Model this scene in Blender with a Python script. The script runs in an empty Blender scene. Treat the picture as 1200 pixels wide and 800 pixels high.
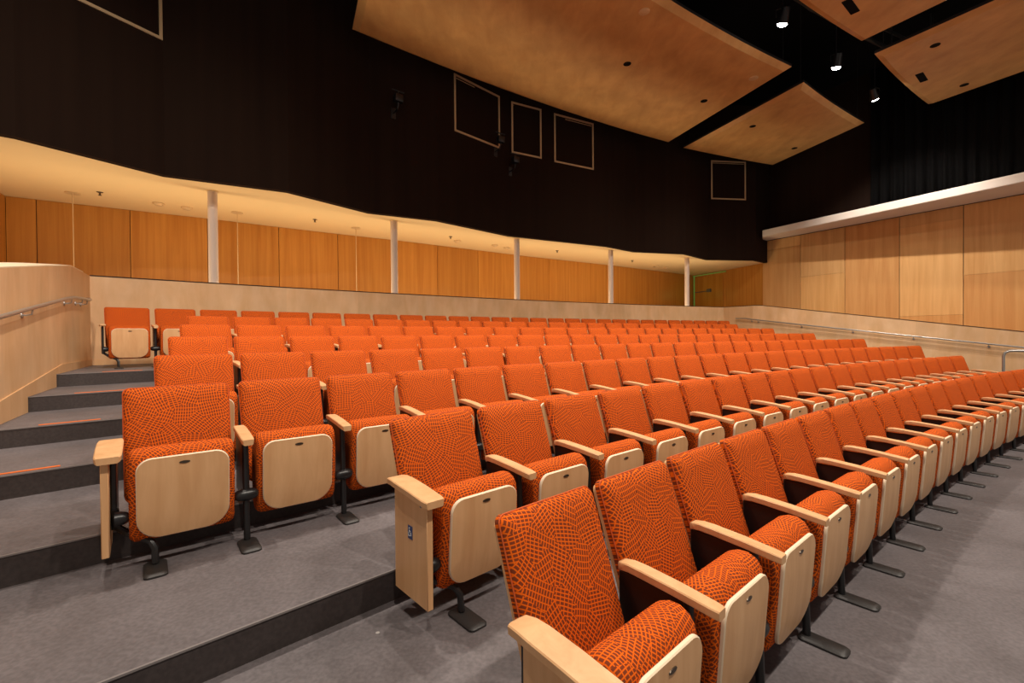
import bpy, bmesh, math, random
from math import sin, cos, pi, radians, hypot, atan2, sqrt
from mathutils import Vector, Matrix
random.seed(7)
SC = bpy.context.scene
COL = SC.collection

# ------------------------------------------------------------------ layout
CX, CY = 27.881, -29.2386                      # centre of the curved rows
RAD = [41.469, 42.5152, 43.6691, 44.7548, 45.8471, 46.9083, 48.0042, 49.0823]
RISE, HB, HC, EDGE = 0.14677, 0.8589, 1.4173, 1.2416
TH = [
  [2.310012,2.297776,2.28514,2.272344,2.259544,2.246825,2.234212,2.221683,2.209183,2.196639,2.183966,2.171088,2.157944,2.144505,2.130786,2.116859,2.102862,2.08902,2.075516,2.062012,2.048508],
  [2.305834,2.292634,2.279549,2.266529,2.253541,2.240568,2.227608,2.214669,2.201764,2.188911,2.176127,2.163423,2.150807,2.138274,2.125805,2.113366,2.100901,2.088329,2.075543,2.062406,2.048744],
  [2.328634,2.315835,2.303309,2.29091,2.278525,2.266075,2.253507,2.240793,2.227926,2.214914,2.201781,2.18856,2.175288,2.162008,2.148759,2.135575,2.122483,2.109498,2.096618,2.08382,2.071062,2.058273,2.04535,2.032158,2.018525],
  [2.32316,2.310397,2.297679,2.284945,2.272158,2.259297,2.246356,2.233342,2.220274,2.207178,2.194084,2.181025,2.168037,2.155149,2.142389,2.129776,2.117318,2.105011,2.092837,2.080759,2.06872,2.05664,2.044415,2.03191,2.018963],
  [2.318566,2.306614,2.294794,2.283008,2.271181,2.25926,2.247209,2.235012,2.222663,2.21017,2.197551,2.184833,2.172044,2.15922,2.146396,2.133604,2.120875,2.108234,2.095698,2.083271,2.07095,2.058712,2.046522,2.034321,2.022034],
  [2.313792,2.301536,2.289452,2.27743,2.265389,2.253277,2.241064,2.228742,2.216317,2.203814,2.191263,2.178703,2.166177,2.153727,2.141393,2.129207,2.117191,2.105355,2.093691,2.08217,2.070741,2.059325,2.047813,2.036062,2.023891],
  [2.309344,2.297879,2.286602,2.275399,2.264183,2.252891,2.241476,2.229914,2.218192,2.206315,2.194295,2.182156,2.169926,2.157639,2.14533,2.133033,2.12078,2.108598,2.096505,2.084511,2.072614,2.060797,2.049024,2.037245,2.025385],
  [2.326132,2.314606,2.30304,2.291446,2.279833,2.26821,2.256584,2.244961,2.233348,2.221749,2.210167,2.198607,2.18707,2.175559,2.164073,2.152615,2.141183,2.129777,2.118397,2.10704,2.095705,2.084391,2.073094,2.061813,2.050545,2.039288,2.028038,2.016793,2.00555],
]
FASCIA = [[-6.587, 5.993], [-6.484, 6.081], [-5.629, 7.547], [-4.039, 8.422], [-3.001, 9.891], [-1.666, 10.596], [-0.034, 12.257], [2.902, 13.827], [3.949, 14.743], [5.744, 15.216], [6.976, 16.398], [8.77, 16.63], [9.609, 17.285]]
WOOD = [[-9.368, 8.588], [-8.609, 9.103], [-7.871, 9.59], [-6.796, 10.284], [-5.588, 11.156], [-4.463, 11.936], [-3.076, 12.837], [0.595, 15.529], [3.846, 17.649], [7.497, 20.265], [8.137, 20.755], [8.874, 19.123], [9.445, 17.623]]
ROLLSIGN = -1
ZS = 4.10            # soffit height
ZTOP = 2.40          # top of the parapet behind the last row
RW = 50.018          # radius of the parapet face
LC = Vector((-6.479, 7.110)); LD = Vector((1.853, -2.717)).normalized()     # left side wall
RC0 = Vector((7.54, 16.46)); RC = Vector((8.14, 15.62)); RD = Vector((cos(radians(-50)), sin(radians(-50))))
CEN = Vector((CX, CY))

def polar(r, th): return Vector((CX + r*cos(th), CY + r*sin(th)))
def ang(p): return atan2(p[1]-CY, p[0]-CX)
def line_circle(P, D, r):
    q = P - CEN; b = q.dot(D); c = q.dot(q) - r*r
    d = sqrt(max(0, b*b - c)); t1, t2 = -b-d, -b+d
    return P + D*(t1 if abs(t1) < abs(t2) else t2)
def th_left(r): return ang(line_circle(LC, LD, r))
def th_right(r):
    if r > 49.0:
        return ang(line_circle(RC, (RC0-RC).normalized(), r))
    return ang(line_circle(RC, RD, r))

# --------------------------------------------------------------- materials
def srgb(r, g, b):
    f = lambda c: (c/255/12.92) if c/255 <= .04045 else ((c/255+.055)/1.055)**2.4
    return (f(r), f(g), f(b), 1)
class NT:
    def __init__(s, name):
        s.m = bpy.data.materials.new(name); s.m.use_nodes = True
        s.t = s.m.node_tree; s.b = s.t.nodes['Principled BSDF']
    def n(s, typ, **kw):
        x = s.t.nodes.new(typ)
        for k, v in kw.items():
            if k.startswith('i_'): x.inputs[k[2:].replace('_', ' ')].default_value = v
            else: setattr(x, k, v)
        return x
    def l(s, a, b): s.t.links.new(a, b)
    def math(s, op, a, b=None, c=None):
        x = s.n('ShaderNodeMath', operation=op)
        for i, v in enumerate((a, b, c)):
            if v is None: continue
            if isinstance(v, (int, float)): x.inputs[i].default_value = v
            else: s.l(v, x.inputs[i])
        return x.outputs[0]
    def mix(s, fac, a, b, blend='MIX'):
        x = s.n('ShaderNodeMix', data_type='RGBA', blend_type=blend)
        for sock, v in ((x.inputs[0], fac), (x.inputs[6], a), (x.inputs[7], b)):
            if isinstance(v, (int, float, tuple)): sock.default_value = v
            else: s.l(v, sock)
        return x.outputs[2]
def simple(name, col, rough=.6, metal=0, spec=.5):
    n = NT(name); n.b.inputs['Base Color'].default_value = col
    n.b.inputs['Roughness'].default_value = rough; n.b.inputs['Metallic'].default_value = metal
    n.b.inputs['Specular IOR Level'].default_value = spec
    return n.m

def wood(name, c1, c2, scale=(6, 6, .6), blot=.0, rough=.45, attr=False, space='Object', bump=0):
    n = NT(name)
    tc = n.n('ShaderNodeTexCoord'); mp = n.n('ShaderNodeMapping'); mp.inputs['Scale'].default_value = scale
    oi = n.n('ShaderNodeObjectInfo')
    add = n.n('ShaderNodeVectorMath', operation='ADD')
    sc = n.n('ShaderNodeVectorMath', operation='SCALE'); sc.inputs[3].default_value = 9.0
    comb = n.n('ShaderNodeCombineXYZ')
    n.l(oi.outputs['Random'], comb.inputs[0]); n.l(oi.outputs['Random'], comb.inputs[1]); n.l(oi.outputs['Random'], comb.inputs[2])
    n.l(comb.outputs[0], sc.inputs[0]); n.l(tc.outputs[space], add.inputs[0]); n.l(sc.outputs[0], add.inputs[1])
    n.l(add.outputs[0], mp.inputs[0])
    a = n.n('ShaderNodeTexNoise', i_Scale=3.0, i_Detail=5.0, i_Roughness=.6, i_Distortion=.4); n.l(mp.outputs[0], a.inputs['Vector'])
    r = n.n('ShaderNodeMapRange', i_From_Min=.3, i_From_Max=.7); n.l(a.outputs[0], r.inputs[0])
    col = n.mix(r.outputs[0], c1, c2)
    if blot:
        b = n.n('ShaderNodeTexNoise', i_Scale=1.6, i_Detail=3.0); n.l(add.outputs[0], b.inputs['Vector'])
        r2 = n.n('ShaderNodeMapRange', i_From_Min=.35, i_From_Max=.7, i_To_Min=1-blot, i_To_Max=1+blot); n.l(b.outputs[0], r2.inputs[0])
        hs = n.n('ShaderNodeHueSaturation'); n.l(r2.outputs[0], hs.inputs['Value']); n.l(col, hs.inputs['Color']); col = hs.outputs[0]
    if attr:
        at = n.n('ShaderNodeAttribute', attribute_name='tone')
        col = n.mix(1.0, col, at.outputs['Color'], 'MULTIPLY')
    n.l(col, n.b.inputs['Base Color']); n.b.inputs['Roughness'].default_value = rough
    n.b.inputs['Specular IOR Level'].default_value = .35
    return n.m

def fabric_material():
    n = NT('orange_grid_fabric')
    tc = n.n('ShaderNodeTexCoord'); oi = n.n('ShaderNodeObjectInfo')
    off = n.math('MULTIPLY', oi.outputs['Random'], 37.0)
    cb = n.n('ShaderNodeCombineXYZ'); n.l(off, cb.inputs[0]); n.l(off, cb.inputs[1])
    add = n.n('ShaderNodeVectorMath', operation='ADD'); n.l(tc.outputs['UV'], add.inputs[0]); n.l(cb.outputs[0], add.inputs[1])
    P = add.outputs[0]
    nz = n.n('ShaderNodeTexNoise', i_Scale=9.0, i_Detail=1.0); n.l(P, nz.inputs['Vector'])
    dv = n.n('ShaderNodeVectorMath', operation='SCALE'); dv.inputs[3].default_value = .011; n.l(nz.outputs['Color'], dv.inputs[0])
    Pd = n.n('ShaderNodeVectorMath', operation='ADD'); n.l(P, Pd.inputs[0]); n.l(dv.outputs[0], Pd.inputs[1])
    def layer(cell, pitch, seedoff):
        sh = n.n('ShaderNodeVectorMath', operation='ADD'); sh.inputs[1].default_value = (seedoff, seedoff*1.7, 0); n.l(Pd.outputs[0], sh.inputs[0])
        vo = n.n('ShaderNodeTexVoronoi', voronoi_dimensions='2D', i_Scale=1/cell); n.l(sh.outputs[0], vo.inputs['Vector'])
        sp = n.n('ShaderNodeSeparateColor'); n.l(vo.outputs['Color'], sp.inputs[0])
        a = n.math('MULTIPLY', sp.outputs[0], 3.1416)
        rot = n.n('ShaderNodeVectorRotate', rotation_type='Z_AXIS'); n.l(Pd.outputs[0], rot.inputs['Vector']); n.l(a, rot.inputs['Angle'])
        sx = n.n('ShaderNodeSeparateXYZ'); n.l(rot.outputs[0], sx.inputs[0])
        p1 = n.math('MULTIPLY', sx.outputs[0], 1/pitch); p2 = n.math('MULTIPLY', sx.outputs[1], 1/(pitch*1.55))
        f1 = n.math('ABSOLUTE', n.math('SUBTRACT', n.math('FRACT', p1), .5)); f2 = n.math('ABSOLUTE', n.math('SUBTRACT', n.math('FRACT', p2), .5))
        l1 = n.n('ShaderNodeMapRange', i_From_Min=.30, i_From_Max=.375); n.l(f1, l1.inputs[0])
        l2 = n.n('ShaderNodeMapRange', i_From_Min=.365, i_From_Max=.425); n.l(f2, l2.inputs[0])
        return n.math('MAXIMUM', l1.outputs[0], l2.outputs[0])
    g = layer(.082, .0122, 0)
    fine = n.n('ShaderNodeTexNoise', i_Scale=700.0); n.l(P, fine.inputs['Vector'])
    col = n.mix(g, srgb(124, 56, 30), srgb(230, 100, 18))
    col = n.mix(.12, col, fine.outputs['Color'], 'OVERLAY')
    n.l(col, n.b.inputs['Base Color']); n.b.inputs['Roughness'].default_value = .85
    n.b.inputs['Specular IOR Level'].default_value = .12
    return n.m

def floor_mat(name, c1, c2):
    n = NT(name); tc = n.n('ShaderNodeTexCoord')
    a = n.n('ShaderNodeTexNoise', i_Scale=1.7, i_Detail=6.0, i_Roughness=.65, i_Distortion=.6); n.l(tc.outputs['Object'], a.inputs['Vector'])
    r = n.n('ShaderNodeMapRange', i_From_Min=.3, i_From_Max=.7); n.l(a.outputs[0], r.inputs[0])
    col = n.mix(r.outputs[0], c1, c2)
    b = n.n('ShaderNodeTexNoise', i_Scale=55.0, i_Detail=3.0); n.l(tc.outputs['Object'], b.inputs['Vector'])
    r2 = n.n('ShaderNodeMapRange', i_From_Min=.35, i_From_Max=.65, i_To_Min=.84, i_To_Max=1.12); n.l(b.outputs[0], r2.inputs[0])
    hs = n.n('ShaderNodeHueSaturation'); n.l(r2.outputs[0], hs.inputs['Value']); n.l(col, hs.inputs['Color'])
    # scattered pale scuffs
    v = n.n('ShaderNodeTexVoronoi', i_Scale=2.6); n.l(tc.outputs['Object'], v.inputs['Vector'])
    sp = n.math('LESS_THAN', v.outputs['Distance'], .022)
    col = n.mix(n.math('MULTIPLY', sp, .5), hs.outputs[0], srgb(200, 195, 190))
    n.l(col, n.b.inputs['Base Color'])
    n.b.inputs['Roughness'].default_value = .55; n.b.inputs['Specular IOR Level'].default_value = .35
    return n.m

M = {}
M['fabric'] = fabric_material()
M['piping'] = simple('dark_orange_piping', srgb(196, 84, 26), .8)
M['maple'] = wood('maple_veneer', srgb(224, 178, 130), srgb(208, 158, 110), (5, 5, .5), rough=.38)
M['maple_edge'] = simple('maple_edge', srgb(236, 214, 182), .5)
M['birch'] = wood('birch_plywood', srgb(236, 196, 152), srgb(222, 176, 126), (1.2, 1.2, .35), blot=.07, rough=.5, attr=True)
M['honey'] = wood('honey_wood_panels', srgb(198, 138, 62), srgb(176, 114, 44), (3.5, 3.5, .12), rough=.4, attr=True)
M['cherry'] = wood('cherry_wood_panels', srgb(234, 186, 124), srgb(216, 162, 100), (2.6, 2.6, .14), rough=.4, attr=True)
M['cloudply'] = wood('ceiling_plywood', srgb(214, 166, 104), srgb(196, 146, 86), (1.2, .5, 1), blot=.08, rough=.5)
M['seam'] = simple('dark_shadow_gap', srgb(60, 38, 18), .8)
M['black'] = simple('black_paint', srgb(28, 24, 22), .55)
M['steelblack'] = simple('black_powder_coat', srgb(26, 25, 26), .35)
M['foot'] = simple('charcoal_cast_foot', srgb(42, 39, 38), .5)
M['chrome'] = simple('brushed_steel', srgb(178, 174, 170), .35, .75)
M['badge'] = simple('bronze_badge', srgb(96, 84, 72), .35, .8)
M['white'] = simple('white_paint', srgb(220, 200, 184), .6)
M['cream'] = simple('cream_ceiling_paint', srgb(226, 196, 146), .8)
M['valance'] = simple('off_white_valance', srgb(228, 214, 198), .6)
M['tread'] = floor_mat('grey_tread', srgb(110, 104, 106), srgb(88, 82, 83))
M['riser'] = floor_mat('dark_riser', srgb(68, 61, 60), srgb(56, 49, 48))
M['nosing'] = simple('grey_nosing', srgb(120, 114, 113), .5)
M['stripe'] = simple('orange_stripe', srgb(228, 112, 40), .7)
M['glass'] = simple('dark_glass', (.004, .007, .006, 1), .08)
M['frame'] = simple('bronze_window_frame', srgb(196, 166, 126), .5)
M['blue'] = simple('blue_sticker', srgb(40, 58, 110), .4)
M['stickerwhite'] = simple('sticker_white', srgb(225, 228, 232), .4)
M['grey'] = simple('grey_metal', srgb(120, 120, 124), .4, .6)
M['detector'] = simple('tan_detector', srgb(204, 172, 128), .6)
def dark_wall():
    n = NT('dark_brown_drape_wall'); tc = n.n('ShaderNodeTexCoord')
    mp = n.n('ShaderNodeMapping'); mp.inputs['Scale'].default_value = (7, 7, .15); n.l(tc.outputs['Object'], mp.inputs[0])
    a = n.n('ShaderNodeTexNoise', i_Scale=1.0, i_Detail=2.0); n.l(mp.outputs[0], a.inputs['Vector'])
    n.l(n.mix(a.outputs[0], srgb(30, 19, 14), srgb(42, 28, 20)), n.b.inputs['Base Color'])
    n.b.inputs['Roughness'].default_value = .95; n.b.inputs['Specular IOR Level'].default_value = .1
    return n.m
M['darkwall'] = dark_wall()
M['curtain'] = simple('black_velour', srgb(12, 11, 11), .95, spec=.1)
M['deepblack'] = simple('matt_black_ceiling', srgb(18, 17, 17), .9, spec=.1)
def emis(name, c, s):
    n = NT(name); n.b.inputs['Base Color'].default_value = c; n.b.inputs['Emission Color'].default_value = c
    n.b.inputs['Emission Strength'].default_value = s; return n.m
M['lamp'] = emis('lit_lens', (1, .96, .9, 1), 60)
M['exitgreen'] = emis('green_exit_glow', (.22, .55, .12, 1), .10)  # green exit light put into the colour, with mild emission

# ----------------------------------------------------------------- helpers
def link(o):
    COL.objects.link(o); return o
def mesh_obj(name, bm, mats, parent=None, smooth=None, recalc=True):
    me = bpy.data.meshes.new(name)
    if recalc: bmesh.ops.recalc_face_normals(bm, faces=bm.faces[:])
    if smooth is not None:
        for f in bm.faces: f.smooth = True
        for e in bm.edges:
            if len(e.link_faces) == 2 and e.calc_face_angle(0) > radians(smooth): e.smooth = False
    bm.to_mesh(me); bm.free()
    for m in (mats if isinstance(mats, (list, tuple)) else [mats]): me.materials.append(m)
    o = link(bpy.data.objects.new(name, me))
    if parent: o.parent = parent
    return o
def tag(o, label, cat, group=None, kind=None):
    if label: o['label'] = label
    if cat: o['category'] = cat
    if group: o['group'] = group
    if kind: o['kind'] = kind
    return o
def struct(name, bm, mats, smooth=None, recalc=True, label=None):
    o = mesh_obj(name, bm, mats, None, smooth, recalc); o['kind'] = 'structure'
    if label: o['label'] = label
    return o
def empty(name, loc, rz=0, label=None, cat=None, group=None):
    o = link(bpy.data.objects.new(name, None)); o.empty_display_size = .1
    o.location = loc; o.rotation_euler = (0, 0, rz)
    return tag(o, label, cat, group)
def box(bm, x0, x1, y0, y1, z0, z1, mi=0):
    v = [bm.verts.new(p) for p in ((x0,y0,z0),(x1,y0,z0),(x1,y1,z0),(x0,y1,z0),(x0,y0,z1),(x1,y0,z1),(x1,y1,z1),(x0,y1,z1))]
    fs = []
    for q in ((0,3,2,1),(4,5,6,7),(0,1,5,4),(1,2,6,5),(2,3,7,6),(3,0,4,7)):
        f = bm.faces.new([v[i] for i in q]); f.material_index = mi; fs.append(f)
    return v, fs
def bevel(bm, w, seg=2, geom=None):
    bmesh.ops.bevel(bm, geom=geom or bm.edges[:], offset=w, segments=seg, profile=.5, affect='EDGES', clamp_overlap=True)
def prism(bm, pts, z0, z1, mi=0):
    """pts: xy outline; z0/z1 numbers or per-point lists"""
    n = len(pts); a = z0 if isinstance(z0, (list, tuple)) else [z0]*n; b = z1 if isinstance(z1, (list, tuple)) else [z1]*n
    lo = [bm.verts.new((p[0], p[1], a[i])) for i, p in enumerate(pts)]
    hi = [bm.verts.new((p[0], p[1], b[i])) for i, p in enumerate(pts)]
    fs = [bm.faces.new(lo[::-1]), bm.faces.new(hi)]
    for i in range(n): fs.append(bm.faces.new((lo[i], lo[(i+1) % n], hi[(i+1) % n], hi[i])))
    for f in fs: f.material_index = mi
    return fs
def rings(bm, rr, close=True, cap=True):
    """list of vertex rings (lists of co) -> skin"""
    vs = [[bm.verts.new(p) for p in r] for r in rr]
    n = len(vs[0])
    for a, b in zip(vs, vs[1:]):
        for i in range(n if close else n-1):
            bm.faces.new((a[i], a[(i+1) % n], b[(i+1) % n], b[i]))
    if cap:
        bm.faces.new(vs[0][::-1]); bm.faces.new(vs[-1])
    return vs
def tube(bm, pts, rad, seg=10, cap=True, ry=None):
    pts = [Vector(p) for p in pts]; rr = []
    N = None
    for i, p in enumerate(pts):
        t = ((pts[min(i+1, len(pts)-1)]-p).normalized() + (p-pts[max(i-1, 0)]).normalized()).normalized()
        if N is None:
            N = t.orthogonal().normalized()
        N = (N - t*N.dot(t)).normalized(); B = t.cross(N)
        rd = rad[i] if isinstance(rad, (list, tuple)) else rad
        rr.append([p + (N*cos(2*pi*k/seg) + B*sin(2*pi*k/seg))*rd for k in range(seg)])
    return rings(bm, rr, True, cap)
def rrect(w, h, rt, rb, n=5, bulge=0.0):
    """rounded rectangle outline in (x, s), s from 0..h; top radius rt, bottom radius rb; ccw"""
    out = []
    for (cx_, cy_, a0, r_) in ((w/2-rb, rb, -pi/2, rb), (w/2-rt, h-rt, 0, rt), (-w/2+rt, h-rt, pi/2, rt), (-w/2+rb, rb, pi, rb)):
        for k in range(n+1):
            a = a0 + (pi/2)*k/n
            out.append([cx_ + r_*cos(a), cy_ + r_*sin(a)])
    if bulge:
        for p in out:
            if p[1] < h*.5: p[1] -= bulge*(1-(2*p[0]/w)**2)
    return out
def slab(bm, outline, prof, fn, inner=(.8, .55, .28), crown=0.0):
    """prof: list of (inset, height); rings of the outline; fn(x,s,h)->co. Adds UV = (x,s)."""
    cxm = 0; hs = [p[1] for p in outline]; cs = (min(hs)+max(hs))/2; W = max(p[0] for p in outline); H = (max(hs)-min(hs))/2
    rr = []
    def ring(ins, h, sc=1.0):
        r_ = []
        for x, s in outline:
            kx = max(0.02, (W-ins)/W)*sc; ks = max(0.02, (H-ins)/H)*sc
            X, S = x*kx, cs+(s-cs)*ks
            r_.append((X, S, h))
        return r_
    for ins, h in prof: rr.append(ring(ins, h))
    li, lh = prof[-1]
    for k in inner: rr.append(ring(li, lh + crown*(1-k*k), k))
    uvs = bm.loops.layers.uv.verify()
    vs = []
    uvmap = {}
    for r_ in rr:
        row = []
        for (X, S, h) in r_:
            v = bm.verts.new(fn(X, S, h)); uvmap[v] = (X, S); row.append(v)
        vs.append(row)
    n = len(outline); fs = []
    for a, b in zip(vs, vs[1:]):
        for i in range(n): fs.append(bm.faces.new((a[i], a[(i+1) % n], b[(i+1) % n], b[i])))
    fs.append(bm.faces.new(vs[0][::-1])); fs.append(bm.faces.new(vs[-1]))
    for f in fs:
        for lp in f.loops: lp[uvs].uv = uvmap[lp.vert]
    return fs
# ------------------------------------------------------------------ chairs
W0 = .56
LEAN = radians(18.5)
def back_fn(x, s, h):
    # s up the back from z=.27; h outwards to the front
    k = s/.62
    y0 = -.62*sin(LEAN) + s*sin(LEAN); z0 = HB - .62*cos(LEAN) + s*cos(LEAN)
    bow = .018*sin(pi*min(1, max(0, k)))            # light lumbar fullness
    wrap = .012*(2*x/.5)**2
    hh = h - .035 + bow - .0 + wrap*.6
    return (x, y0 - hh*cos(LEAN), z0 + hh*sin(LEAN))
def board_y(z):
    t = max(0, .46-z)
    return -.432 + .40*t*t
def build_chair(aisle):
    rt = empty('auditorium_seat', (0, 0, 0))
    # back cushion
    bm = bmesh.new()
    ol = rrect(W0-.064, .62, .028, .05, 4)
    for p in ol:
        if p[1] > .5: p[1] += .008*(1-(2*p[0]/.52)**2)
        p[0] *= 1 - .035*max(0, (.25-p[1])/.25)
    slab(bm, ol, [(0.012, -.028), (0.0, -.018), (0.0, .004), (.006, .020), (.020, .031)], back_fn, crown=.006)
    bk = mesh_obj('backrest', bm, M['fabric'], rt, 50)
    # welt down both sides of the cushion
    bm = bmesh.new()
    pts = [back_fn(x, s, .006) for x, s in ([(p[0]*1.004, p[1]) for p in ol])]
    tube(bm, pts + [pts[0]], .0032, 5, False)
    mesh_obj('piping', bm, M['piping'], bk, 60)
    # plywood rear shell
    bm = bmesh.new()
    slab(bm, rrect(W0-.092, .60, .03, .05, 4), [(0, -.044), (0, -.028)], lambda x, s, h: back_fn(x, s+.008, h), inner=())
    mesh_obj('back_panel', bm, M['maple'], rt, 40)
    # tipped-up seat cushion: closed profile swept across x
    prof = [(board_y(.158)+.003, .158), (board_y(.22)+.003, .22), (board_y(.30)+.003, .30), (-.428, .42), (-.428, .50), (-.420, .545), (-.400, .572), (-.370, .586), (-.335, .585),
            (-.300, .570), (-.272, .540), (-.255, .50), (-.245, .42), (-.242, .32), (-.250, .24), (-.270, .175), (-.300, .140), (-.340, .128), (board_y(.135)+.012, .133)]
    arc = [0]
    for a_, b_ in zip(prof, prof[1:] + prof[:1]): arc.append(arc[-1] + hypot(b_[0]-a_[0], b_[1]-a_[1]))
    bm = bmesh.new(); uv = bm.loops.layers.uv.verify()
    hw = .222; xs = [(-hw, .80), (-hw+.006, .90), (-hw+.020, .975), (-hw+.045, 1), (-.1, 1.006), (0, 1.008), (.1, 1.006), (hw-.045, 1), (hw-.020, .975), (hw-.006, .90), (hw, .80)]
    cyy, czz = -.335, .36; cols = []
    for x, k in xs:
        kk = 1 - (1-k)*.55
        cols.append([bm.verts.new((x, cyy+(p[0]-cyy)*(k), czz+(p[1]-czz)*kk)) for p in prof])
    n = len(prof)
    for c in range(len(cols)-1):
        for i in range(n):
            f = bm.faces.new((cols[c][i], cols[c+1][i], cols[c+1][(i+1) % n], cols[c][(i+1) % n]))
            for lp, (xx, ss) in zip(f.loops, ((xs[c][0], arc[i]), (xs[c+1][0], arc[i]), (xs[c+1][0], arc[i+1]), (xs[c][0], arc[i+1]))):
                lp[uv].uv = (xx+1, ss)
    for ci in (0, -1):
        f = bm.faces.new(cols[ci])
        for lp in f.loops: lp[uv].uv = (lp.vert.co.y + 2, lp.vert.co.z)
    sc_ = mesh_obj('seat_cushion', bm, M['fabric'], rt, 55)
    # seat board (the wooden underside that faces forward when tipped up)
    bm = bmesh.new()
    ob = rrect(.388, .395, .062, .095, 6, bulge=.012)
    fn = lambda x, s, h: (x, board_y(.150+s) - h, .150+s)
    fs = slab(bm, ob, [(.004, -.004), (0, .000), (0, .010), (.0035, .014)], fn, inner=(.9, .7, .4))
    bd = mesh_obj('seat_board', bm, [M['maple'], M['maple_edge']], rt, 35)
    for p in bd.data.polygons:
        if abs(p.normal.y) < .75: p.material_index = 1
    bm = bmesh.new()
    o2 = [(.024*cos(2*pi*k/14), .0075*sin(2*pi*k/14)) for k in range(14)]
    rings(bm, [[(x, board_y(.508)-.0135, .508+z) for x, z in o2], [(x*.9, board_y(.508)-.017, .508+z*.9) for x, z in o2]])
    mesh_obj('number_plate', bm, M['badge'], bd, 40)
    # armrest on the +x side, shared with the neighbour
    def arm(x0, w, name, par):
        bm = bmesh.new()
        st = [(-.100, .42, .600), (-.112, .78, .607), (-.150, .92, .612), (-.20, 1, .610), (-.32, 1, .600), (-.44, .97, .586), (-.462, .90, .583), (-.470, .80, .581)]
        rr = []
        for y, k, z in st:
            ww = w/2*k; t = .031
            rr.append([(x0-ww+.004, y, z), (x0+ww-.004, y, z), (x0+ww, y, z-.004), (x0+ww-.002, y, z-t+.004), (x0+ww-.007, y, z-t), (x0-ww+.007, y, z-t), (x0-ww+.002, y, z-t+.004), (x0-ww, y, z-.004)])
        rings(bm, rr)
        return mesh_obj(name, bm, M['maple'], par, 40)
    arm(W0/2, .062, 'armrest', rt)
    def standard(x0, par):
        bm = bmesh.new()
        box(bm, x0-.010, x0+.010, -.36, -.10, .23, .572); bevel(bm, .004, 1)
        tube(bm, [(x0, -.385, .018), (x0, -.375, .30), (x0, -.36, .572)], .017, 10)
        o = mesh_obj('standard', bm, M['steelblack'], par, 40)
        bm = bmesh.new(); foot(bm, x0); mesh_obj('foot_plate', bm, M['foot'], o, 40)
        return o
    def foot(bm, x0):
        ol_ = rrect(.095, .195, .024, .024, 4)
        rings(bm, [[(x0+x, -.355-s, 0.0) for x, s in ol_], [(x0+x, -.355-s, .009) for x, s in ol_], [(x0+x*.8, -.367-s*.89, .017) for x, s in ol_]])
    def hinge(x0, par, half=False):
        bm = bmesh.new()
        a_ = [(-.056, .018), (-.052, .022), (-.042, .028), (-.020, .034), (.020, .034), (.042, .028), (.052, .022), (.056, .018)]
        if half: a_ = a_[4:]; a_ = [(0, .034)] + a_
        rings(bm, [[(x0+x, -.375+r_*cos(2*pi*k/12)*1.1, .262+r_*sin(2*pi*k/12)) for k in range(12)] for x, r_ in a_])
        mesh_obj('hinge', bm, M['steelblack'], par, 35)
    standard(W0/2, rt); hinge(W0/2, rt)
    if aisle:
        x0 = -W0/2 + .005
        if aisle == 'panel':
            arm(x0-.018, .105, 'aisle_armrest', rt)
            bm = bmesh.new(); box(bm, x0-.046, x0-.016, -.445, -.160, .108, .575); bevel(bm, .003, 1)
            ep = mesh_obj('end_panel', bm, M['maple'], rt, 40)
            bm = bmesh.new(); box(bm, x0-.047, x0-.012, -.405, -.385, .535, .572); bevel(bm, .005, 2)
            mesh_obj('bracket', bm, M['grey'], ep, 40)
        else:
            bm = bmesh.new(); box(bm, x0-.034, x0+.030, -.45, -.10, .578, .602); bevel(bm, .008, 2)
            mesh_obj('aisle_armrest', bm, M['maple'], rt, 40)
        bm = bmesh.new()
        box(bm, x0-.014, x0+.008, -.34 if aisle == 'panel' else -.40, -.12, .20, .572); bevel(bm, .004, 1)
        tube(bm, [(x0, -.335, .30), (x0+.004, -.335, .215), (x0+.06, -.35, .165), (x0+.135, -.38, .125), (x0+.152, -.40, .09), (x0+.152, -.41, .02)], .016, 8)
        o = mesh_obj('end_standard', bm, M['steelblack'], rt, 40)
        bm = bmesh.new(); foot(bm, x0+.152); mesh_obj('foot_plate', bm, M['foot'], o, 40)
        hinge(x0, rt, True)
    return rt
def copy_tree(o, parent=None):
    c = o.copy(); COL.objects.link(c); c.parent = parent
    for ch in o.children: copy_tree(ch, c)
    return c
ORD = ['', 'first', 'second', 'third', 'fourth', 'fifth', 'sixth', 'seventh', 'eighth', 'ninth', 'tenth', 'eleventh', 'twelfth', 'thirteenth', 'fourteenth', 'fifteenth',
       'sixteenth', 'seventeenth', 'eighteenth', 'nineteenth', 'twentieth', 'twenty-first', 'twenty-second', 'twenty-third', 'twenty-fourth', 'twenty-fifth', 'twenty-sixth', 'twenty-seventh', 'twenty-eighth']
ROWN = ['front row', 'second row', 'third row', 'fourth row', 'fifth row', 'third row from the back', 'second row from the back', 'back row']
protos = {}
for key in (None, 'panel', 'steel'): protos[key] = [build_chair(key), False]
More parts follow.
